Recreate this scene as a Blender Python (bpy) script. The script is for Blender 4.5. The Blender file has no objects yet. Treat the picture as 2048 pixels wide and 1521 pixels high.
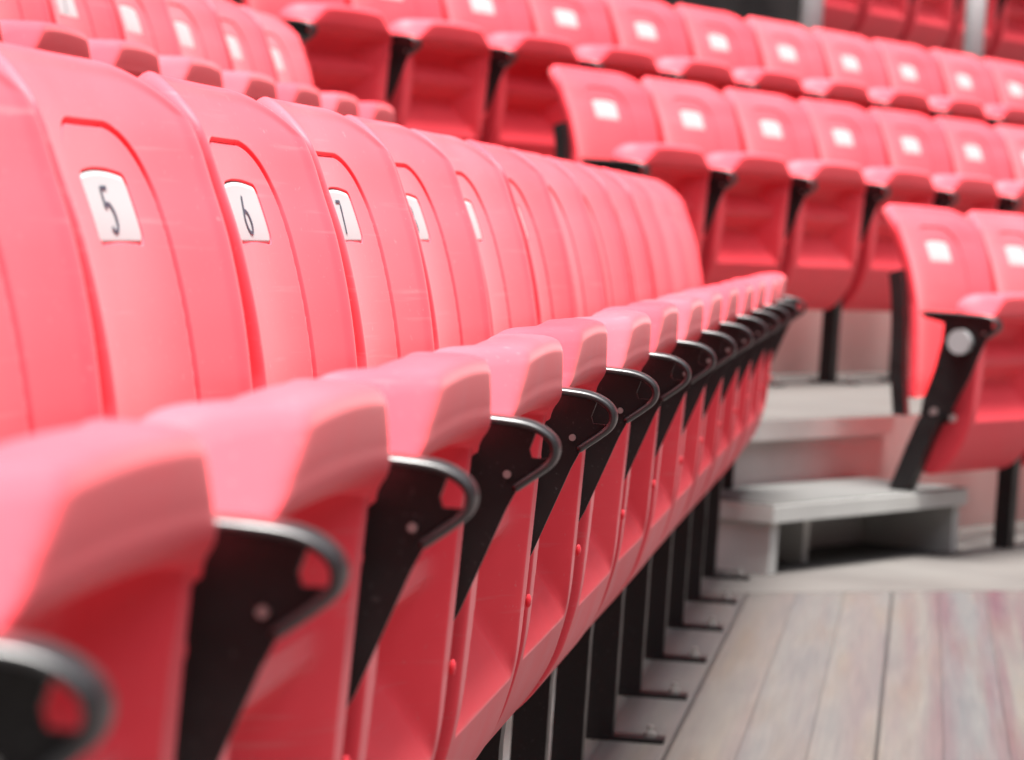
import bpy, bmesh, math, random
import numpy as np
from mathutils import Vector, Matrix
random.seed(4)
R = math.radians
scene = bpy.context.scene
C = scene.collection

# ------------------------------------------------------------------ camera
H = 0.715                     # eye height above the row floor
F_PX = 7400.0                 # focal length in pixels of a 2048 px wide picture
YAW, PITCH, ROLL = 0.1092, 0.0456, 0.0637
fw = Vector((-math.sin(YAW)*math.cos(PITCH), math.cos(YAW)*math.cos(PITCH), -math.sin(PITCH)))
r0 = Vector((math.cos(YAW), math.sin(YAW), 0)); u0 = r0.cross(fw)
rt = r0*math.cos(ROLL) + u0*math.sin(ROLL); up = -r0*math.sin(ROLL) + u0*math.cos(ROLL)
camd = bpy.data.cameras.new('camera'); cam = bpy.data.objects.new('camera', camd); C.objects.link(cam)
m = Matrix((rt, up, -fw)).transposed().to_4x4(); m.translation = (0, 0, H)
cam.matrix_world = m
camd.sensor_width = 36; camd.lens = F_PX/2048*36
camd.clip_start = 0.05; camd.clip_end = 500
camd.dof.use_dof = True; camd.dof.focus_distance = 3.35; camd.dof.aperture_fstop = 10.8
camd.dof.aperture_blades = 0
scene.camera = cam

# ------------------------------------------------------------------ world, sun, exposure
w = bpy.data.worlds.new('World'); scene.world = w; w.use_nodes = True
nt = w.node_tree; nt.nodes.clear()
sky = nt.nodes.new('ShaderNodeTexSky'); sky.sky_type = 'NISHITA'; sky.sun_disc = False
SUN_DIR = Vector((0.0, -0.12, 0.99)).normalized()
sky.sun_elevation = math.asin(SUN_DIR.z); sky.sun_rotation = math.atan2(SUN_DIR.x, SUN_DIR.y)
sky.air_density = 1.0; sky.dust_density = 4.0; sky.ozone_density = 1.0
hs = nt.nodes.new('ShaderNodeHueSaturation'); hs.inputs['Saturation'].default_value = 0.35
bg = nt.nodes.new('ShaderNodeBackground'); bg.inputs['Strength'].default_value = 0.11
wo = nt.nodes.new('ShaderNodeOutputWorld')
nt.links.new(sky.outputs[0], hs.inputs['Color']); nt.links.new(hs.outputs[0], bg.inputs[0]); nt.links.new(bg.outputs[0], wo.inputs[0])
sd = bpy.data.lights.new('sun', 'SUN'); sd.energy = 5.0; sd.angle = R(22); sd.color = (1, .965, .92)
so = bpy.data.objects.new('sun', sd); C.objects.link(so); so.rotation_euler = SUN_DIR.to_track_quat('Z', 'Y').to_euler()
scene.view_settings.view_transform = 'Standard'; scene.view_settings.look = 'None'
scene.view_settings.exposure = 1.72; scene.view_settings.gamma = 1
scene.cycles.use_denoising = True
scene.cycles.max_bounces = 8; scene.cycles.diffuse_bounces = 5; scene.cycles.glossy_bounces = 4

# ------------------------------------------------------------------ materials
def mat(name, col, rough=.5, spec=.5, metal=0, build=None):
    mt = bpy.data.materials.new(name); mt.use_nodes = True
    n = mt.node_tree; b = n.nodes['Principled BSDF']
    b.inputs['Base Color'].default_value = (*col, 1); b.inputs['Roughness'].default_value = rough
    b.inputs['Specular IOR Level'].default_value = spec; b.inputs['Metallic'].default_value = metal
    if build: build(n, b)
    return mt
def N(n, t, **kw):
    x = n.nodes.new(t)
    for k, v in kw.items():
        if k in x.inputs.keys(): x.inputs[k].default_value = v
        else: setattr(x, k, v)
    return x
def ramp(n, stops, src):
    r = n.nodes.new('ShaderNodeValToRGB'); e = r.color_ramp.elements
    while len(e) < len(stops): e.new(.5)
    for el, (p, c) in zip(e, stops): el.position = p; el.color = (*c, 1)
    n.links.new(src, r.inputs[0]); return r.outputs[0]
def mapped(n, scale=(1, 1, 1), obj=True):
    tc = n.nodes.new('ShaderNodeTexCoord'); mp = n.nodes.new('ShaderNodeMapping')
    mp.inputs['Scale'].default_value = scale
    if obj:                      # offset the pattern per instance so that copies differ
        oi = n.nodes.new('ShaderNodeObjectInfo'); ml = n.nodes.new('ShaderNodeVectorMath'); ml.operation = 'SCALE'
        cb = n.nodes.new('ShaderNodeCombineXYZ')
        for i in range(3): n.links.new(oi.outputs['Random'], cb.inputs[i])
        n.links.new(cb.outputs[0], ml.inputs[0]); ml.inputs['Scale'].default_value = 37
        ad = n.nodes.new('ShaderNodeVectorMath'); n.links.new(tc.outputs['Object'], ad.inputs[0]); n.links.new(ml.outputs[0], ad.inputs[1])
        n.links.new(ad.outputs[0], mp.inputs[0])
    else: n.links.new(tc.outputs['Object'], mp.inputs[0])
    return mp.outputs[0]
def red_build(n, b):
    v = mapped(n)
    n1 = N(n, 'ShaderNodeTexNoise', Scale=9.0, Detail=4.0); n.links.new(v, n1.inputs['Vector'])
    c = ramp(n, [(.3, (.86, .060, .084)), (.7, (.92, .070, .096))], n1.outputs['Fac'])
    n2 = N(n, 'ShaderNodeTexNoise', Scale=170.0, Detail=3.0); n.links.new(v, n2.inputs['Vector'])     # pale chalky specks
    sp = ramp(n, [(.66, (0, 0, 0)), (.76, (.40,)*3)], n2.outputs['Fac'])
    v3 = mapped(n, (3, 1, 26)); n3 = N(n, 'ShaderNodeTexNoise', Scale=5.0, Detail=3.0); n.links.new(v3, n3.inputs['Vector'])
    sc = ramp(n, [(.62, (0, 0, 0)), (.78, (.30,)*3)], n3.outputs['Fac'])
    ad = N(n, 'ShaderNodeMath', operation='ADD'); n.links.new(sp, ad.inputs[0]); n.links.new(sc, ad.inputs[1])
    mx = N(n, 'ShaderNodeMixRGB'); n.links.new(ad.outputs[0], mx.inputs[0]); n.links.new(c, mx.inputs[1]); mx.inputs[2].default_value = (.78, .20, .22, 1)
    oi = n.nodes.new('ShaderNodeObjectInfo'); tone = ramp(n, [(0, (.90, .82, .84)), (.5, (1, 1, 1)), (1, (1.0, 1.22, 1.16))], oi.outputs['Random'])   # each moulding faded a little differently
    tm = N(n, 'ShaderNodeMixRGB', blend_type='MULTIPLY'); tm.inputs[0].default_value = 1; n.links.new(mx.outputs[0], tm.inputs[1]); n.links.new(tone, tm.inputs[2]); mx = tm
    n.links.new(mx.outputs[0], b.inputs['Base Color'])
    rr = ramp(n, [(.3, (.36,)*3), (.7, (.48,)*3)], n1.outputs['Fac']); n.links.new(rr, b.inputs['Roughness'])
    bp = N(n, 'ShaderNodeBump', Strength=.06, Distance=.001); n4 = N(n, 'ShaderNodeTexNoise', Scale=700.0); n.links.new(v, n4.inputs['Vector'])
    n.links.new(n4.outputs['Fac'], bp.inputs['Height']); n.links.new(bp.outputs[0], b.inputs['Normal'])
RED = mat('red_plastic', (.8, .04, .06), .42, .07, build=red_build)
RB = RED.node_tree.nodes['Principled BSDF']; RB.inputs['Sheen Weight'].default_value = 0.15; RB.inputs['Sheen Roughness'].default_value = 0.45; RB.inputs['Sheen Tint'].default_value = (1, .74, .77, 1)
def black_build(n, b):
    v = mapped(n); n1 = N(n, 'ShaderNodeTexNoise', Scale=240.0, Detail=2.0); n.links.new(v, n1.inputs['Vector'])
    c = ramp(n, [(.66, (.0075, .0065, .007)), (.76, (.05, .048, .05))], n1.outputs['Fac']); n.links.new(c, b.inputs['Base Color'])
    n2 = N(n, 'ShaderNodeTexNoise', Scale=30.0); n.links.new(v, n2.inputs['Vector'])
    rr = ramp(n, [(.3, (.34,)*3), (.7, (.5,)*3)], n2.outputs['Fac']); n.links.new(rr, b.inputs['Roughness'])
BLACK = mat('black_coated_steel', (.008, .007, .008), .42, .4, build=black_build)
BLACKRIM = mat('black_gloss_rim', (.012, .0115, .013), .36, .8, build=None)
WHITE = mat('white_plate_plastic', (.34, .365, .375), .5, .3)
INK = mat('printed_ink', (.05, .06, .085), .6, .2)
ZINC = mat('zinc_bolt', (.45, .45, .44), .35, .5, .8)
CAPM = mat('pale_grey_cap', (.30, .30, .305), .5, .4)
RAIL = mat('grey_rail_paint', (.6, .6, .61), .45, .4)
def conc_build(lo, hi, stain=(.06, .05, .045)):
    def f(n, b):
        v = mapped(n, obj=False); a = N(n, 'ShaderNodeTexNoise', Scale=3.0, Detail=8.0); n.links.new(v, a.inputs['Vector'])
        c = ramp(n, [(.3, lo), (.7, hi)], a.outputs['Fac'])
        a2 = N(n, 'ShaderNodeTexNoise', Scale=1.2, Detail=6.0); n.links.new(v, a2.inputs['Vector'])
        s = ramp(n, [(.55, (0, 0, 0)), (.75, (.5,)*3)], a2.outputs['Fac'])
        mx = N(n, 'ShaderNodeMixRGB'); n.links.new(s, mx.inputs[0]); n.links.new(c, mx.inputs[1]); mx.inputs[2].default_value = (*stain, 1)
        n.links.new(mx.outputs[0], b.inputs['Base Color'])
        bp = N(n, 'ShaderNodeBump', Strength=.3, Distance=.003); a3 = N(n, 'ShaderNodeTexNoise', Scale=120.0, Detail=4.0); n.links.new(v, a3.inputs['Vector'])
        n.links.new(a3.outputs['Fac'], bp.inputs['Height']); n.links.new(bp.outputs[0], b.inputs['Normal'])
    return f
CONC = mat('terrace_concrete', (.2, .19, .18), .85, .3, build=conc_build((.064, .058, .055), (.085, .079, .074)))
STEPM = mat('pale_step_paint', (.6, .6, .58), .7, .3, build=conc_build((.46, .465, .45), (.56, .565, .545), (.42, .40, .37)))
TREAD = mat('worn_tread', (.09, .09, .088), .8, .3, build=conc_build((.064, .064, .062), (.082, .082, .08), (.07, .067, .062)))
RISER = mat('pale_riser_paint', (.45, .43, .41), .8, .3, build=conc_build((.40, .375, .36), (.50, .475, .455), (.26, .22, .20)))
VOIDM = mat('opening_shade', (.02, .018, .02), .8, .2, build=conc_build((.012, .011, .012), (.045, .04, .04), (.02, .02, .02)))  # shade of the entrance void, put into the base colour
FARST = mat('sky_block_seating', (.16, .02, .03), .7, .3, build=conc_build((.12, .014, .02), (.2, .03, .04), (.05, .04, .04)))
ROOFM = mat('sky_block_panel', (.12, .12, .125), .6, .3)
SEAM0, SEAMW = -0.31, 0.287
def deck_build(n, b):
    tc = n.nodes.new('ShaderNodeTexCoord'); sx = n.nodes.new('ShaderNodeSeparateXYZ'); n.links.new(tc.outputs['Object'], sx.inputs[0])
    # board index across X
    s1 = N(n, 'ShaderNodeMath', operation='SUBTRACT'); n.links.new(sx.outputs[0], s1.inputs[0]); s1.inputs[1].default_value = SEAM0
    d1 = N(n, 'ShaderNodeMath', operation='DIVIDE'); n.links.new(s1.outputs[0], d1.inputs[0]); d1.inputs[1].default_value = SEAMW/3
    fl = N(n, 'ShaderNodeMath', operation='FLOOR'); n.links.new(d1.outputs[0], fl.inputs[0])
    wn = N(n, 'ShaderNodeTexWhiteNoise', noise_dimensions='1D'); n.links.new(fl.outputs[0], wn.inputs['W'])
    base = ramp(n, [(0, (.064, .063, .063)), (.35, (.070, .064, .059)), (.7, (.075, .068, .062)), (1, (.073, .069, .067))], wn.outputs['Value'])
    # long streaky stains, cool and purple-red
    mp = n.nodes.new('ShaderNodeMapping'); mp.inputs['Scale'].default_value = (19, .42, 1); n.links.new(tc.outputs['Object'], mp.inputs[0])
    a = N(n, 'ShaderNodeTexNoise', Scale=1.0, Detail=5.0); n.links.new(mp.outputs[0], a.inputs['Vector'])
    st = ramp(n, [(.40, (0, 0, 0)), (.66, (1, 1, 1))], a.outputs['Fac'])
    gx = N(n, 'ShaderNodeMapRange'); n.links.new(sx.outputs[0], gx.inputs[0]); gx.inputs[1].default_value = -.10; gx.inputs[2].default_value = .16; gx.inputs[3].default_value = .22; gx.inputs[4].default_value = 1.0
    mm = N(n, 'ShaderNodeMath', operation='MULTIPLY'); n.links.new(st, mm.inputs[0]); n.links.new(gx.outputs[0], mm.inputs[1])
    mx = N(n, 'ShaderNodeMixRGB'); n.links.new(mm.outputs[0], mx.inputs[0]); n.links.new(base, mx.inputs[1]); mx.inputs[2].default_value = (.052, .022, .030, 1)
    mp2 = n.nodes.new('ShaderNodeMapping'); mp2.inputs['Scale'].default_value = (12, 1.0, 1); n.links.new(tc.outputs['Object'], mp2.inputs[0])
    a2 = N(n, 'ShaderNodeTexNoise', Scale=1.3, Detail=6.0); n.links.new(mp2.outputs[0], a2.inputs['Vector'])
    s2 = ramp(n, [(.25, (.82, .85, .90)), (.5, (1, 1, 1)), (.75, (1.0, .90, .80))], a2.outputs['Fac'])
    mu = N(n, 'ShaderNodeMixRGB', blend_type='MULTIPLY'); mu.inputs[0].default_value = 1; n.links.new(mx.outputs[0], mu.inputs[1]); n.links.new(s2, mu.inputs[2])
    mp3 = n.nodes.new('ShaderNodeMapping'); mp3.inputs['Scale'].default_value = (120, 4, 1); n.links.new(tc.outputs['Object'], mp3.inputs[0])
    a3 = N(n, 'ShaderNodeTexNoise', Scale=1.0, Detail=4.0); n.links.new(mp3.outputs[0], a3.inputs['Vector'])
    s3 = ramp(n, [(.3, (.86,)*3), (.7, (1.08, 1.06, 1.03))], a3.outputs['Fac'])
    mg = N(n, 'ShaderNodeMixRGB', blend_type='MULTIPLY'); mg.inputs[0].default_value = 1; n.links.new(mu.outputs[0], mg.inputs[1]); n.links.new(s3, mg.inputs[2]); mu = mg
    # seams
    fr = N(n, 'ShaderNodeMath', operation='FRACT'); d2 = N(n, 'ShaderNodeMath', operation='DIVIDE'); n.links.new(s1.outputs[0], d2.inputs[0]); d2.inputs[1].default_value = SEAMW
    n.links.new(d2.outputs[0], fr.inputs[0])
    pp = N(n, 'ShaderNodeMath', operation='PINGPONG'); n.links.new(fr.outputs[0], pp.inputs[0]); pp.inputs[1].default_value = .5
    sm = ramp(n, [(.0, (.32,)*3), (.008, (.38,)*3), (.016, (1, 1, 1))], pp.outputs[0])
    fr2 = N(n, 'ShaderNodeMath', operation='FRACT'); n.links.new(d1.outputs[0], fr2.inputs[0])
    p2 = N(n, 'ShaderNodeMath', operation='PINGPONG'); n.links.new(fr2.outputs[0], p2.inputs[0]); p2.inputs[1].default_value = .5
    sm2 = ramp(n, [(.0, (.55,)*3), (.03, (1, 1, 1))], p2.outputs[0])
    m3 = N(n, 'ShaderNodeMixRGB', blend_type='MULTIPLY'); m3.inputs[0].default_value = 1; n.links.new(mu.outputs[0], m3.inputs[1]); n.links.new(sm, m3.inputs[2])
    m4 = N(n, 'ShaderNodeMixRGB', blend_type='MULTIPLY'); m4.inputs[0].default_value = 1; n.links.new(m3.outputs[0], m4.inputs[1]); n.links.new(sm2, m4.inputs[2])
    n.links.new(m4.outputs[0], b.inputs['Base Color'])
    bp = N(n, 'ShaderNodeBump', Strength=.4, Distance=.003); n.links.new(sm, bp.inputs['Height']); n.links.new(bp.outputs[0], b.inputs['Normal'])
DECK = mat('weathered_deck_boards', (.17, .16, .15), .62, .4, build=deck_build)

# ------------------------------------------------------------------ mesh helpers
def link_mesh(name, me, material, parent=None, smooth=True):
    me.materials.append(material)
    if smooth: me.polygons.foreach_set('use_smooth', [True]*len(me.polygons))
    o = bpy.data.objects.new(name, me); C.objects.link(o)
    if parent: o.parent = parent
    return o
def from_bm(name, bm, material, parent=None, smooth=False):
    bmesh.ops.recalc_face_normals(bm, faces=bm.faces)
    me = bpy.data.meshes.new(name); bm.to_mesh(me); bm.free()
    return link_mesh(name, me, material, parent, smooth)
def prism(bm, pts, y0, y1, plane='xz'):
    """closed outline of (x,z) pairs extruded from y0 to y1"""
    a = [bm.verts.new((p[0], y0, p[1])) for p in pts]; b = [bm.verts.new((p[0], y1, p[1])) for p in pts]
    n = len(pts); bm.faces.new(a); bm.faces.new(b[::-1])
    for i in range(n): bm.faces.new((a[i], b[i], b[(i+1) % n], a[(i+1) % n]))
def slab(bm, poly, z0, z1):
    a = [bm.verts.new((p[0], p[1], z0)) for p in poly]; b = [bm.verts.new((p[0], p[1], z1)) for p in poly]
    n = len(poly); bm.faces.new(a[::-1]); bm.faces.new(b)
    for i in range(n): bm.faces.new((a[i], a[(i+1) % n], b[(i+1) % n], b[i]))
def box(bm, x0, x1, y0, y1, z0, z1): slab(bm, [(x0, y0), (x1, y0), (x1, y1), (x0, y1)], z0, z1)
def bev(bm, r, seg=2):
    es = [e for e in bm.edges if len(e.link_faces) == 2 and e.calc_face_angle(0) > .5]
    bmesh.ops.bevel(bm, geom=es, offset=r, segments=seg, profile=.5, affect='EDGES', clamp_overlap=True)
def cyl_y(bm, x, z, y0, y1, r, n=20, r2=None):
    a = []; b = []
    for i in range(n):
        t = 2*math.pi*i/n
        a.append(bm.verts.new((x+r*math.cos(t), y0, z+r*math.sin(t)))); b.append(bm.verts.new((x+(r2 or r)*math.cos(t), y1, z+(r2 or r)*math.sin(t))))
    bm.faces.new(a); bm.faces.new(b[::-1])
    for i in range(n): bm.faces.new((a[i], b[i], b[(i+1) % n], a[(i+1) % n]))
def cyl_z(bm, x, y, z0, z1, r, n=16):
    slab(bm, [(x+r*math.cos(2*math.pi*i/n), y+r*math.sin(2*math.pi*i/n)) for i in range(n)], z0, z1)
def spline(pts, step=.002, closed=False):
    P = [np.array(p, float) for p in pts]; out = []
    n = len(P); rng = range(n if closed else n-1)
    for i in rng:
        p1, p2 = P[i], P[(i+1) % n]
        p0 = P[(i-1) % n] if (closed or i > 0) else 2*p1-p2
        p3 = P[(i+2) % n] if (closed or i+2 < n) else 2*p2-p1
        m_ = max(2, int(np.linalg.norm(p2-p1)/step*2))
        for k in range(m_):
            t = k/m_
            out.append(.5*((2*p1)+(-p0+p2)*t+(2*p0-5*p1+4*p2-p3)*t*t+(-p0+3*p1-3*p2+p3)*t**3))
    if not closed: out.append(P[-1])
    return np.array(out)
def sst(x): x = np.clip(x, 0, 1); return x*x*(3-2*x)

# ------------------------------------------------------------------ seat: backrest
YW = .2435
prof = spline([(.080, .36), (.081, .42), (.0745, .54), (.064, .61), (.047, .675), (.029, .722), (.0145, .757), (-.003, .784), (-.024, .808)])
seg = np.r_[0, np.cumsum(np.linalg.norm(np.diff(prof, axis=0), axis=1))]; S = seg[-1]
def P_at(s): return np.interp(s, seg, prof[:, 0]), np.interp(s, seg, prof[:, 1])
def s_of_z(z): return float(np.interp(z, prof[:, 1], seg))
PL_Z, PL_W, PL_H = .699, .062, .0255; YP = .036           # plate centre height, half width, half height
def make_back():
    z1, z2 = s_of_z(.667), s_of_z(.772)
    s_rows = np.unique(np.round(np.r_[np.arange(0, z1, .004), np.arange(z1, z2, .001), np.arange(z2, S-.006, .003), np.linspace(S-.006, S, 6)], 6))
    ys = np.r_[-np.linspace(YW, YW-.008, 7), np.arange(-YW+.011, YP-.140, .003), np.arange(YP-.140, YP-.036, .001), np.arange(YP-.036, YP+.036, .003), np.arange(YP+.036, YP+.140, .001), np.arange(YP+.140, YW-.010, .003), np.linspace(YW-.008, YW, 7)]
    ys = np.unique(np.round(ys, 6)); ys = ys[np.r_[True, np.diff(ys) > 6e-4]]; ys[-1] = YW
    rc = .088; a = np.clip((np.abs(ys)-(YW-rc))/rc, 0, 1)
    stop = S - .074*(1-np.sqrt(1-a*a*.985)) - .004*(ys/YW)**2
    sc = S-.10
    Sg, Yg = np.meshgrid(s_rows, ys, indexing='ij')
    tops = np.tile(stop, (len(s_rows), 1))
    Sg = np.where(Sg > sc, sc+(Sg-sc)*(tops-sc)/(S-sc), Sg)
    x, z = P_at(Sg)
    e = 1e-3; xa, za = P_at(np.clip(Sg-e, 0, S)); xb, zb = P_at(np.clip(Sg+e, 0, S))
    tx, tz = xb-xa, zb-za; L = np.hypot(tx, tz); nx, nz = tz/L, -tx/L           # forward/up pointing normal
    # panel groove
    zc, zt = s_of_z(.700), s_of_z(.757)
    line = [(0, zt), (.045, zt)]
    for k in range(1, 13):
        t = k/12*math.pi/2; line.append((.045+.066*math.sin(t), zt-(zt-zc)*(1-math.cos(t))))
    for k in range(1, 21): line.append((.111+.024*k/20, zc*(1-k/20)))
    pl = spline(line, .0015); AY = np.abs(Yg); AP = np.abs(Yg-YP)
    D = np.full(Sg.shape, 9.)
    for p in pl[::1]: D = np.minimum(D, (AP-p[0])**2+(Sg-p[1])**2)
    D = np.sqrt(D)
    off = -.0042*np.exp(-(D/.0017)**2)
    inside = (Sg < np.interp(AP, pl[:, 0], pl[:, 1]))
    off += np.where(inside, -.0016*sst(D/.004), 0)
    # plate pocket (arched top)
    sp = s_of_z(PL_Z); arch = .004*(1-((Yg-YP)/PL_W)**2)
    dx_ = AP-(PL_W-.008); dz_ = np.abs(Sg-sp-arch*.5)-(PL_H-.008)-np.where(Sg > sp, arch*.5, 0)
    dd = np.hypot(np.maximum(dx_, 0), np.maximum(dz_, 0))+np.minimum(np.maximum(dx_, dz_), 0)-.008
    off -= .0052*sst((.0008-dd)/.0022)
    # rounded rim
    dB = np.minimum(YW-AY, tops-Sg); re = .007
    off -= np.where(dB < re, re-np.sqrt(np.clip(re*re-(re-dB)**2, 0, None)), 0)
    off += .0022*np.exp(-((dB-.011)/.006)**2)                                    # raised bead along the edge
    cx = .038*(np.abs(ys)/YW)**2.6-.038
    X = x+nx*off+cx[None, :]; Z = z+nz*off
    th = .010+.012*np.exp(-(dB/.012)**2)
    XB = x-nx*th+cx[None, :]; ZB = z-nz*th
    nr, nc = X.shape
    Yg = Yg*(1-.055*np.clip((.74-z)/.16, 0, 1))
    V = np.concatenate([np.stack([X, Yg, Z], -1).reshape(-1, 3), np.stack([XB, Yg, ZB], -1).reshape(-1, 3)])
    idx = np.arange(nr*nc).reshape(nr, nc); o = nr*nc; Fs = []
    q = np.stack([idx[:-1, :-1], idx[:-1, 1:], idx[1:, 1:], idx[1:, :-1]], -1).reshape(-1, 4)
    Fs.append(q); Fs.append(q[:, ::-1]+o)
    def side(l): Fs.append(np.stack([l[:-1], l[:-1]+o, l[1:]+o, l[1:]], -1))
    side(idx[0, :]); side(idx[-1, ::-1]); side(idx[::-1, 0]); side(idx[:, -1])
    F = np.concatenate(Fs)
    me = bpy.data.meshes.new('backrest'); me.from_pydata(V.tolist(), [], F.tolist()); me.update()
    return me
def plate_pt(y, ds, lift):
    y = y+YP
    s = s_of_z(PL_Z)+ds; x, z = P_at(s); xa, za = P_at(s-.001); xb, zb = P_at(s+.001)
    tx, tz = xb-xa, zb-za; L = math.hypot(tx, tz)
    c = .038*(abs(y)/YW)**2.6-.038
    return (x+tz/L*lift+c, y, z-tx/L*lift)
def make_plate():
    bm = bmesh.new(); rows = 16; cols = 40; g = []
    W, Hh, r = PL_W-.0012, PL_H-.0012, .007
    for i in range(rows+1):
        row = []
        for j in range(cols+1):
            v = -1+2*i/rows; u = -1+2*j/cols
            y = u*W; hh = Hh+.004*(1-u*u) if v > 0 else Hh
            ax = max(0, abs(y)-(W-r)); cut = r-math.sqrt(max(0, r*r-ax*ax))
            row.append(bm.verts.new(plate_pt(y, v*(hh-cut), -.0040)))
        g.append(row)
    for i in range(rows):
        for j in range(cols): bm.faces.new((g[i][j], g[i][j+1], g[i+1][j+1], g[i+1][j]))
    bmesh.ops.recalc_face_normals(bm, faces=bm.faces)
    if sum(f.normal.x for f in bm.faces) < 0: bmesh.ops.reverse_faces(bm, faces=bm.faces)
    ext = bmesh.ops.extrude_face_region(bm, geom=bm.faces[:])
    vs = [e for e in ext['geom'] if isinstance(e, bmesh.types.BMVert)]
    for v in vs: v.co.x += .0015; v.co.z += .0004
    me = bpy.data.meshes.new('number_plate'); bmesh.ops.recalc_face_normals(bm, faces=bm.faces); bm.to_mesh(me); bm.free()
    return me
def arc(cx, cy, rx, ry, a0, a1, n=14): return [(cx+rx*math.cos(R(a0+(a1-a0)*i/n)), cy+ry*math.sin(R(a0+(a1-a0)*i/n))) for i in range(n+1)]
DIG = {'0': [arc(0, .5, .28, .5, 90, 450, 28)], '1': [[(-.15, .82), (.06, 1), (.06, 0)]],
       '2': [arc(0, .74, .26, .26, 160, -30)+[(-.28, 0), (.28, 0)]],
       '3': [arc(0, .75, .25, .25, 150, -80)+arc(0, .27, .29, .27, 80, -150)],
       '4': [[(.28, .3), (-.3, .3), (.14, 1), (.14, 0)]],
       '5': [[(.24, 1), (-.2, 1), (-.24, .55)]+arc(-.01, .32, .28, .32, 130, -140)],
       '6': [[(.10, 1), (-.18, .55)]+arc(0, .3, .28, .30, 150, 510, 26)], '7': [[(-.27, 1), (.27, 1), (.22, .85), (-.08, 0)]],
       '8': [arc(0, .76, .22, .24, -90, 270, 22), arc(0, .27, .28, .27, 90, 450, 22)],
       '9': [arc(0, .7, .27, .30, -30, 330, 26)+[(.23, .5), (.05, 0)]]}
def make_number(txt):
    bm = bmesh.new(); hh = .032; sw = .0015; n = len(txt)
    for ci, ch in enumerate(txt):
        cx = (ci-(n-1)/2)*.024-.004
        for st in DIG[ch]:
            pts = [Vector((cx-0+p[0]*hh*1.25, (p[1]-.5)*hh, 0)) for p in st]; prev = None
            for i, p in enumerate(pts):
                d = (pts[min(i+1, len(pts)-1)]-pts[max(i-1, 0)]).normalized(); q = Vector((-d.y*1.9, d.x, 0))*sw
                a, b = p+q, p-q
                va = bm.verts.new(plate_pt(a.x, a.y, -.0018)); vb = bm.verts.new(plate_pt(b.x, b.y, -.0018))
                if prev: bm.faces.new((prev[0], va, vb, prev[1]))
                prev = (va, vb)
    for dy, dz in ():            # little fixing marks
        c = [plate_pt(dy+.0012*math.cos(t), dz+.0012*math.sin(t), -.0018) for t in [i*math.pi/4 for i in range(8)]]
        bm.faces.new([bm.verts.new(p) for p in c])
    me = bpy.data.meshes.new('seat_number'); bmesh.ops.recalc_face_normals(bm, faces=bm.faces); bm.to_mesh(me); bm.free(); return me

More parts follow.
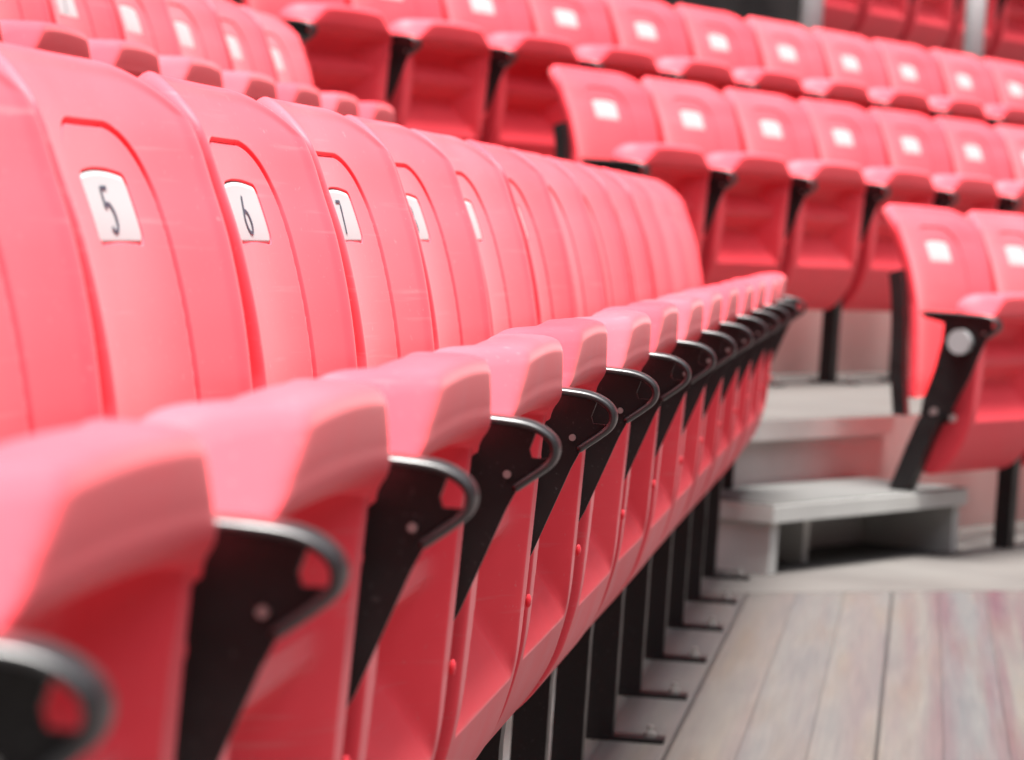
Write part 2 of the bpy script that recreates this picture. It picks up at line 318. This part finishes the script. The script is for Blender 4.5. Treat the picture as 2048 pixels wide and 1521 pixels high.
# ------------------------------------------------------------------ seat: folded-up pan
PW = .217
def make_pan():
    loop = spline([(.2300, .594), (.2286, .576), (.2262, .5605), (.2165, .5505), (.2110, .545), (.2100, .53), (.2085, .49), (.2065, .44), (.2040, .38), (.2010, .33), (.194, .293), (.182, .257), (.158, .218), (.130, .192), (.105, .184),
                   (.083, .196), (.078, .25), (.102, .32), (.128, .45), (.146, .54), (.164, .588), (.178, .604), (.196, .6105), (.217, .6110), (.2265, .6080), (.2298, .6015)], .003, True)
    K = len(loop); jf = np.array([1.0 if (p[0] > .15 and p[1] < .60) else 0. for p in loop])
    front = (loop[:, 0] > np.interp(loop[:, 1], [.18, .25, .32, .6], [.2, .13, .155, .18])).astype(float)
    half = np.r_[np.arange(0, PW-.0075, .0022), PW-.007, PW-.0045, PW-.0025, PW-.001, PW]
    ys = np.r_[-half[::-1][:-1], half]
    x0, z0 = loop[:, 0], loop[:, 1]; cxc, czc = .17, .40
    dz = [.312, .314, .36, .392, .400, .410, .430, .438, .448, .462, .490, .497, .534, .539, .546, .549]
    dv = [0, .001, .030, .050, .054, .052, .030, .020, .015, .016, .044, .048, .042, .036, .003, 0]
    dep = np.interp(z0, dz, dv)
    wz = np.interp(z0, [.298, .33, .37, .41, .46, .50, .556], [.200, .188, .180, .176, .176, .180, .200])
    rings = []
    tang = np.roll(loop, -1, 0)-np.roll(loop, 1, 0); L = np.linalg.norm(tang, axis=1); nrm = np.stack([tang[:, 1], -tang[:, 0]], 1)/L[:, None]
    if (nrm[:, 0]*(x0-cxc)).sum() < 0: nrm = -nrm
    for y in ys:
        d = PW-abs(y); re = .007
        ins = re-math.sqrt(max(0, re*re-(re-d)**2)) if d < re else 0
        X = x0-nrm[:, 0]*ins; Z = z0-nrm[:, 1]*ins
        wl = np.clip((wz-abs(y))*.80, 0, None); kk = .010; hh_ = np.clip(kk-np.abs(dep-wl), 0, None)/kk
        X = X-np.clip(np.minimum(dep, wl)-hh_*hh_*kk*.25, 0, None)*front
        # bevelled corners beside the lip roll
        yc = .128+(.607-Z)*1.35; ov = abs(y)-yc; over = .5*(ov+np.sqrt(ov*ov+.008**2))-.0003
        k = np.clip((X-.14)/.07, 0, 1)
        X = X-over*.72*k*np.clip((Z-.549)/.006, 0, 1)
        # the top edge is domed along the row and rounded at both corners
        fz = np.clip((Z-.50)/.105, 0, 1)
        Z = Z-fz*(.010*(abs(y)/PW)**2+.030*np.clip((abs(y)-(PW-.055))/.055, 0, 1)**2.6)
        # shallow seat scoop on the sitting side
        X = np.where(front < .5, X+.02*(1-(y/PW)**2)*np.clip((Z-.3)/.1, 0, 1)*np.clip((.58-Z)/.05, 0, 1), X)
        rings.append(np.stack([X, np.full(K, y), Z], 1))
    V = np.concatenate(rings); F = []
    for i in range(len(ys)-1):
        a = np.arange(K)+i*K; b = np.roll(np.arange(K), -1)+i*K
        F.append(np.stack([a, b, b+K, a+K], -1))
    F = np.concatenate(F).tolist(); F.append(list(range(K))[::-1]); F.append([i+(len(ys)-1)*K for i in range(K)])
    me = bpy.data.meshes.new('seat_pan'); me.from_pydata(V.tolist(), [], F); me.update()
    bm = bmesh.new(); bm.from_mesh(me); bmesh.ops.recalc_face_normals(bm, faces=bm.faces); bm.to_mesh(me); bm.free()
    return me

# ------------------------------------------------------------------ seat: side standard (bracket, arm rim, strut, leg, foot)
BY = -.31
def bm_mesh(name, bm):
    bmesh.ops.recalc_face_normals(bm, faces=bm.faces); me = bpy.data.meshes.new(name); bm.to_mesh(me); bm.free(); return me
def make_bracket(y=BY):
    bm = bmesh.new()
    prism(bm, [(.10, .561), (.272, .561), (.2705, .553), (.267, .542), (.269, .536), (.2825, .536), (.272, .5225), (.260, .513), (.252, .496), (.241, .467), (.223, .420), (.198, .37), (.176, .325), (.158, .305), (.120, .300), (.108, .325), (.112, .36), (.135, .43), (.150, .50), (.152, .540), (.10, .550)], y-.0025, y+.0025)
    return bm_mesh('arm_bracket', bm)
def make_rim(y=BY, w=.021):
    path = spline([(.098, .556), (.11, .5625), (.15, .5635), (.20, .5635), (.245, .5625), (.268, .5595), (.2815, .5525), (.2862, .544), (.2840, .5345), (.275, .526), (.264, .5175), (.257, .512)], .004)
    bm = bmesh.new(); cs = []
    t = .0032
    for k in range(12):                                    # rounded strip cross-section
        a = 2*math.pi*k/12; c, s = math.cos(a), math.sin(a)
        cs.append((math.copysign(abs(c)**.35, c)*w, math.copysign(abs(s)**.7, s)*t))
    rings = []
    for i in range(len(path)):
        d = path[min(i+1, len(path)-1)]-path[max(i-1, 0)]; d = d/np.linalg.norm(d); nx, nz = -d[1], d[0]
        f = 1 if 0 < i < len(path)-1 else .6
        ww = 1.0 - .55*max(0, (i/len(path)-.62)/.38)
        rings.append([bm.verts.new((path[i][0]+nx*b*f, y+a*f*ww, path[i][1]+nz*b*f)) for a, b in cs])
    for i in range(len(rings)-1):
        for k in range(12): bm.faces.new((rings[i][k], rings[i][(k+1) % 12], rings[i+1][(k+1) % 12], rings[i+1][k]))
    bm.faces.new(rings[0]); bm.faces.new(rings[-1][::-1])
    return bm_mesh('arm_rim', bm)
def make_strut(y=BY+.028):
    bm = bmesh.new(); pts = spline([(.062, .655), (.072, .60), (.078, .54), (.085, .42), (.098, .32)], .02)
    a = [(p[0]-.066+(.03 if i == 0 else 0), p[1]) for i, p in enumerate(pts)]; b = [(p[0]-.034, p[1]) for p in pts]
    prism(bm, a+b[::-1], y-.012, y+.012); bev(bm, .002, 1); return bm_mesh('back_strut', bm)
def make_leg(y=BY, LOW=-.012):
    bm = bmesh.new()
    if LOW > .1:
        prism(bm, [(.170, .335), (.112, .320), (.085, .25), (.050, LOW), (.098, LOW), (.130, .235)], y-.020, y+.020); bev(bm, .003, 2); return bm_mesh('leg', bm)
    prism(bm, [(.160, .318), (.118, .308), (.116, .25), (.114, .19), (.113, LOW), (.153, LOW), (.154, .18), (.158, .24)], y-.020, y+.020)
    bev(bm, .003, 2); return bm_mesh('leg', bm)
def make_foot(y=BY, Z0=-.019):
    bm = bmesh.new(); box(bm, .085, .225, y-.022, y+.022, Z0, Z0+.007); bev(bm, .0015, 1); return bm_mesh('foot_plate', bm)
def make_bolt(bx, y=BY, z=-.012):
    bm = bmesh.new(); n = 12; rings = []
    for r, h in ((.009, 0), (.009, .007), (.0045, .0075), (.0045, .016)):
        rings.append([bm.verts.new((bx+r*math.cos(2*math.pi*k/n), y+r*math.sin(2*math.pi*k/n), z+h)) for k in range(n)])
    for a, b in zip(rings, rings[1:]):
        for k in range(n): bm.faces.new((a[k], a[(k+1) % n], b[(k+1) % n], b[k]))
    bm.faces.new(rings[0][::-1]); bm.faces.new(rings[-1])
    return bm_mesh('anchor_bolt', bm)
def make_rivet(x, z, r, y=BY):
    bm = bmesh.new(); cyl_y(bm, x, z, y-.0055, y-.002, r, 16); return bm_mesh('bracket_bolt', bm)
def make_hub(y0, y1):
    bm = bmesh.new(); cyl_y(bm, .162, .330, y0, y1, .020, 20); return bm_mesh('hinge_hub', bm)
def make_stop(z):
    bm = bmesh.new(); bmesh.ops.create_uvsphere(bm, u_segments=12, v_segments=8, radius=1)
    for v in bm.verts: v.co = Vector((v.co.x*.0026+.2062, v.co.y*.0032+PW-.0018, v.co.z*.0060+z))
    return bm_mesh('hinge_stop', bm)
M_sp = [make_stop(.500), make_stop(.376)]
M_back, M_plate, M_pan = make_back(), make_plate(), make_pan()
M_br, M_rim, M_st, M_leg, M_ft = make_bracket(), make_rim(), make_strut(), make_leg(), make_foot()
M_leg2 = make_leg(LOW=.151)
M_bo = [make_bolt(.204)]; M_bo2 = []
M_rv = [make_rivet(.252, .523, .0030), make_rivet(.142, .335, .010), make_rivet(.190, .325, .009)]
M_pv = [make_hub(BY+.003, BY+.024), make_hub(.150, .186)]
MATS = [(M_back, RED, 1), (M_plate, WHITE, 1), (M_pan, RED, 1), (M_br, BLACK, 0), (M_rim, BLACKRIM, 1), (M_st, BLACK, 0), (M_leg, BLACK, 0), (M_ft, BLACK, 0), (M_leg2, BLACK, 0)]+[(q, ZINC, 0) for q in M_bo+M_bo2+M_rv]+[(q, RED, 1) for q in M_sp]+[(q, BLACK, 0) for q in M_pv]
for me, mt, sm in MATS:
    me.materials.append(mt)
    me.polygons.foreach_set('use_smooth', [bool(sm)]*len(me.polygons))
for e_ in (M_pan,): pass

def part(name, me, parent, loc=None):
    o = bpy.data.objects.new(name, me); C.objects.link(o); o.parent = parent
    if loc: o.location = loc
    return o
def seat(loc, rz, label, group, num=None, short=False):
    t = bpy.data.objects.new('stadium_seat', None); C.objects.link(t); t.empty_display_size = .2
    t.location = loc; t.rotation_euler = (0, 0, rz)
    t['label'] = label; t['category'] = 'seat'; t['group'] = group
    bk = part('backrest', M_back, t, (0, -.03, 0)); pn = part('seat_pan', M_pan, t, (.028+random.uniform(-.0015, .0015), -.058+random.uniform(-.003, .003), .006))
    for q in M_sp: part('hinge_stop', q, pn)
    pn.rotation_euler = (random.uniform(-.004, .004), random.uniform(-.006, .006), 0)
    bk.rotation_euler = (random.uniform(-.003, .003), random.uniform(-.003, .003), random.uniform(-.006, .006))
    for q in M_pv: part('hinge_hub', q, t, (.0105, 0, 0))
    np_ = part('number_plate', M_plate, bk)
    if num:
        me = make_number(num); me.materials.append(INK); part('seat_number', me, bk)
    standard(t, 0, short)
    return t
def standard(t, dy=0, short=False):
    l = (.0105, dy, 0)
    b = part('arm_bracket', M_br, t, l); part('arm_rim', M_rim, b)
    for q in M_rv: part('bracket_bolt', q, b)
    part('back_strut', M_st, t, l); lg = part('leg', M_leg2 if short else M_leg, t, l); 
    if not short: part('foot_plate', M_ft, lg)
    for q in (M_bo2 if short else M_bo): part('anchor_bolt', q, lg)
    return b
ORD = ['first', 'second', 'third', 'fourth', 'fifth', 'sixth', 'seventh', 'eighth', 'ninth', 'tenth', 'eleventh', 'twelfth', 'thirteenth', 'fourteenth', 'fifteenth']

# ------------------------------------------------------------------ layout
PX = -.5555; Y0 = 1.239-.05+.055
PHI = .4062; dr = Vector((math.sin(PHI), math.cos(PHI), 0)); nn = Vector((-math.cos(PHI), math.sin(PHI), 0))
O = Vector((.0241, 8.8537, 0))
def Q(t, n, z=0): p = O+dr*t+nn*n; return (p.x, p.y, z)
RISE = .3024; T1 = .9023
BZ = -.0174
ZB, ZC, ZD = RISE+.0105, 2*RISE, 1.36
NB, NC, ND = T1+.2586, 2*T1, 3.35+.02

# deck, terraces, steps
def struct(name, bm, mt, smooth=False):
    o = from_bm(name, bm, mt, None, smooth); o['kind'] = 'structure'
    if 'terrace' in name:
        o.data.materials.append(RISER)
        for p in o.data.polygons: p.material_index = 0 if p.normal.z > .9 else 1
    return o
bm = bmesh.new()
slab(bm, [(-60, -40), (60, -40), (60, 60), (-60, 60)], -.30, -.09); struct('ground', bm, CONC)
bm = bmesh.new(); slab(bm, [(-.688, -3), (2.6, -3), (2.6, 9.4), (.22, 7.87), (-.37, 7.35), (-.688, 7.15)], -.08, -.0192); struct('deck_floor', bm, DECK)
bm = bmesh.new(); slab(bm, [(-.688, 7.158), (-.37, 7.358), (.22, 7.878), (2.6, 9.408), (2.6, 17), Q(-.72, .16)[:2], (-.688, 8.34)], -.08, -.0192); struct('aisle_floor', bm, CONC)
bm = bmesh.new(); slab(bm, [(-1.59, -3), (-.69, -3), (-.69, 8.32), (-1.59, 8.32)], -.08, RISE-.0192+.012); bev(bm, .006); struct('second_terrace_floor', bm, CONC)
bm = bmesh.new(); slab(bm, [(-6, -3), (-1.60, -3), (-1.60, 8.40), (-6, 8.40)], -.08, ZC); bev(bm, .006); struct('third_terrace_floor', bm, CONC)
bm = bmesh.new()
slab(bm, [Q(-.72, .16)[:2], Q(11, .16)[:2], Q(11, NB+.16)[:2], (-1.58, 8.47), (-1.58, 8.33), (-.69, 8.33)], -.08, ZB+BZ-.0192); bev(bm, .006); struct('middle_terrace_floor', bm, CONC)
bm = bmesh.new(); slab(bm, [(-1.57, 8.48), Q(11, NB+.17)[:2], Q(11, ND-.5)[:2], (-6, 11.2), (-6, 8.41), (-1.60, 8.41)], -.08, ZC+BZ-.0192); bev(bm, .006); struct('upper_terrace_floor', bm, CONC)
bm = bmesh.new(); slab(bm, [Q(-4, ND-.49)[:2], Q(13, ND-.49)[:2], Q(13, ND+8)[:2], Q(-4, ND+8)[:2]], -.08, ZD+BZ-.0192); struct('back_terrace_floor', bm, CONC)

bm = bmesh.new(); slab(bm, [Q(-.74, .135)[:2], Q(.12, .135)[:2], Q(.12, .30)[:2], Q(-.74, .30)[:2]], ZB+BZ-.062, ZB+BZ-.0172); bev(bm, .004)
struct('aisle_terrace_nosing', bm, CONC)
def step_box(t0, t1, n0, n1, z0, z1, label):
    e = bpy.data.objects.new('step_box', None); C.objects.link(e); e.location = Q(t0, n0, z0)
    e.rotation_euler = (0, 0, math.pi/2-PHI)              # local x along the rows, local y towards the back
    e['label'] = label; e['category'] = 'step'; e['group'] = 'half steps in the aisle'
    L, D, Hh = t1-t0, n1-n0, z1-z0
    bm = bmesh.new(); box(bm, 0, L, 0, D, Hh-.040, Hh-.003); bev(bm, .004); tp = from_bm('step_top', bm, STEPM, e)
    bm = bmesh.new(); box(bm, .004, L-.004, .004, D-.002, Hh-.0028, Hh); from_bm('tread_sheet', bm, TREAD, tp)
    for x in (.015, L-.055):
        bm = bmesh.new(); box(bm, x, x+.04, .012, D-.005, 0, Hh-.041); bev(bm, .003); from_bm('side_panel', bm, STEPM, e)
    bm = bmesh.new(); box(bm, .056, L-.056, D-.04, D-.01, .0, Hh-.042); from_bm('back_panel', bm, STEPM, e)
    bm = bmesh.new(); box(bm, L*.33, L*.33+.03, .09, D-.042, 0, Hh-.042); from_bm('middle_support', bm, STEPM, e)
    return e
step_box(-1.08, -.02, -.13, .15, -.019, .132, 'grey wooden half step at the foot of the aisle')
step_box(-.85, -.10, NB-.12, NB+.15, ZB+BZ-.019, ZB+.13, 'grey half step higher up the aisle beside the middle row')

# unseen bowl added to block low sky: far stands, roof ring, open sky above
def ring(bm, pr, n=72):
    rs = [[bm.verts.new((r*math.cos(2*math.pi*k/n), r*math.sin(2*math.pi*k/n), z)) for k in range(n)] for r, z in pr]
    for a, b in zip(rs, rs[1:]+rs[:1]):
        for k in range(n): bm.faces.new((a[k], a[(k+1) % n], b[(k+1) % n], b[k]))
bm = bmesh.new(); pr = [(40, -.1)]
for k in range(24): pr += [(40+k*.9, .9+k*1.05), (40.9+k*.9, .9+k*1.05)]
pr += [(63, pr[-1][1]), (63, -.1)]
ring(bm, pr); struct('sky_block_stands', bm, FARST)
bm = bmesh.new(); ring(bm, [(35, 30), (66, 28), (66, 29), (35, 31.2)]); struct('sky_block_roof', bm, ROOFM)
# rows of seats
G1 = 'red seats of the nearest row'
for i in range(14):
    n = i+3; lab = f'red tip-up seat numbered {n} in the nearest row' if n in (5, 6, 7) else (
        'blurred red tip-up seat at the lower left corner' if n == 3 else
        'red tip-up seat at the left edge, just before the one numbered 5' if n == 4 else
        'red tip-up seat directly after the one numbered 7, its plate half hidden' if n == 8 else
        'last red seat at the aisle end of the nearest row' if n == 16 else
        f'red tip-up seat in the nearest row, {ORD[n-8]} after the one numbered 7')
    s = seat((PX, Y0+.5*i+.25, 0), 0, lab, G1, str(n) if n <= 9 else None)
    if n == 16: standard(s, .5)
G2 = 'red seats of the second row behind the nearest one'
for i in range(9):
    k = 8-i
    lab = f'red seat in the second row at upper left, {ORD[k]} from its aisle end' if k else 'red seat at the aisle end of the second row, upper left'
    s = seat((-.5505-T1, 6.1176-.05+.5*(i-4), RISE+.012), 0, lab, G2, str(i+3) if i in (3, 4) else None)
    if k == 0: standard(s, .5)
for row, z, n, t0, cnt in (('front', .0, 0, 0, 4), ('middle', ZB, NB, .4513, 8), ('upper', ZC, NC, .8642-1.0, 12), ('back', ZD, ND, 5.7, 9)):
    for i in range(cnt):
        lab = (f'red tip-up seat in the {row} row across the aisle, {ORD[i]} from the aisle' if row != 'back' else
               f'blurred red seat behind the grey posts at top right, {ORD[i]} from the dark opening')
        s = seat(Q(t0+.5*i, n, z+BZ), -PHI, lab, f'red seats of the {row} row across the aisle', None, row == 'front' and i == 0)
        if row == 'front' and i == 0:
            bm = bmesh.new(); cyl_y(bm, .200, .500, BY-.0255, BY-.0026, .028, 32)
            from_bm('round_cap', bm, CAPM, s).location = (.0105, 0, 0)

# posts behind the upper row, dark block with the opening's shade in its colour
for t, lab in ((3.93, 'left one of two grey railing posts at top right'), (5.43, 'right one of two grey railing posts at top right')):
    bm = bmesh.new(); p = Q(t, NC+.42, ZC+BZ-.019)
    cyl_z(bm, 0, 0, 0.012, 2.2, .040, 24)
    e = bpy.data.objects.new('railing_post', None); C.objects.link(e); e.location = p; e['label'] = lab; e['category'] = 'post'; e['group'] = 'grey railing posts'
    from_bm('post_tube', bm, RAIL, e, True)
    bm = bmesh.new(); cyl_z(bm, 0, 0, .004, .016, .07, 24); from_bm('post_flange', bm, RAIL, e)
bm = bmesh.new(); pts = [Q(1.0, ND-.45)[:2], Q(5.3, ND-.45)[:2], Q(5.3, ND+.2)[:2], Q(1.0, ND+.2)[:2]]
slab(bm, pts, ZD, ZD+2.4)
o = from_bm('dark_void_block', bm, VOIDM); o['label'] = 'dark block with the shade of the entrance opening in its colour, above the upper row'; o['category'] = 'wall'
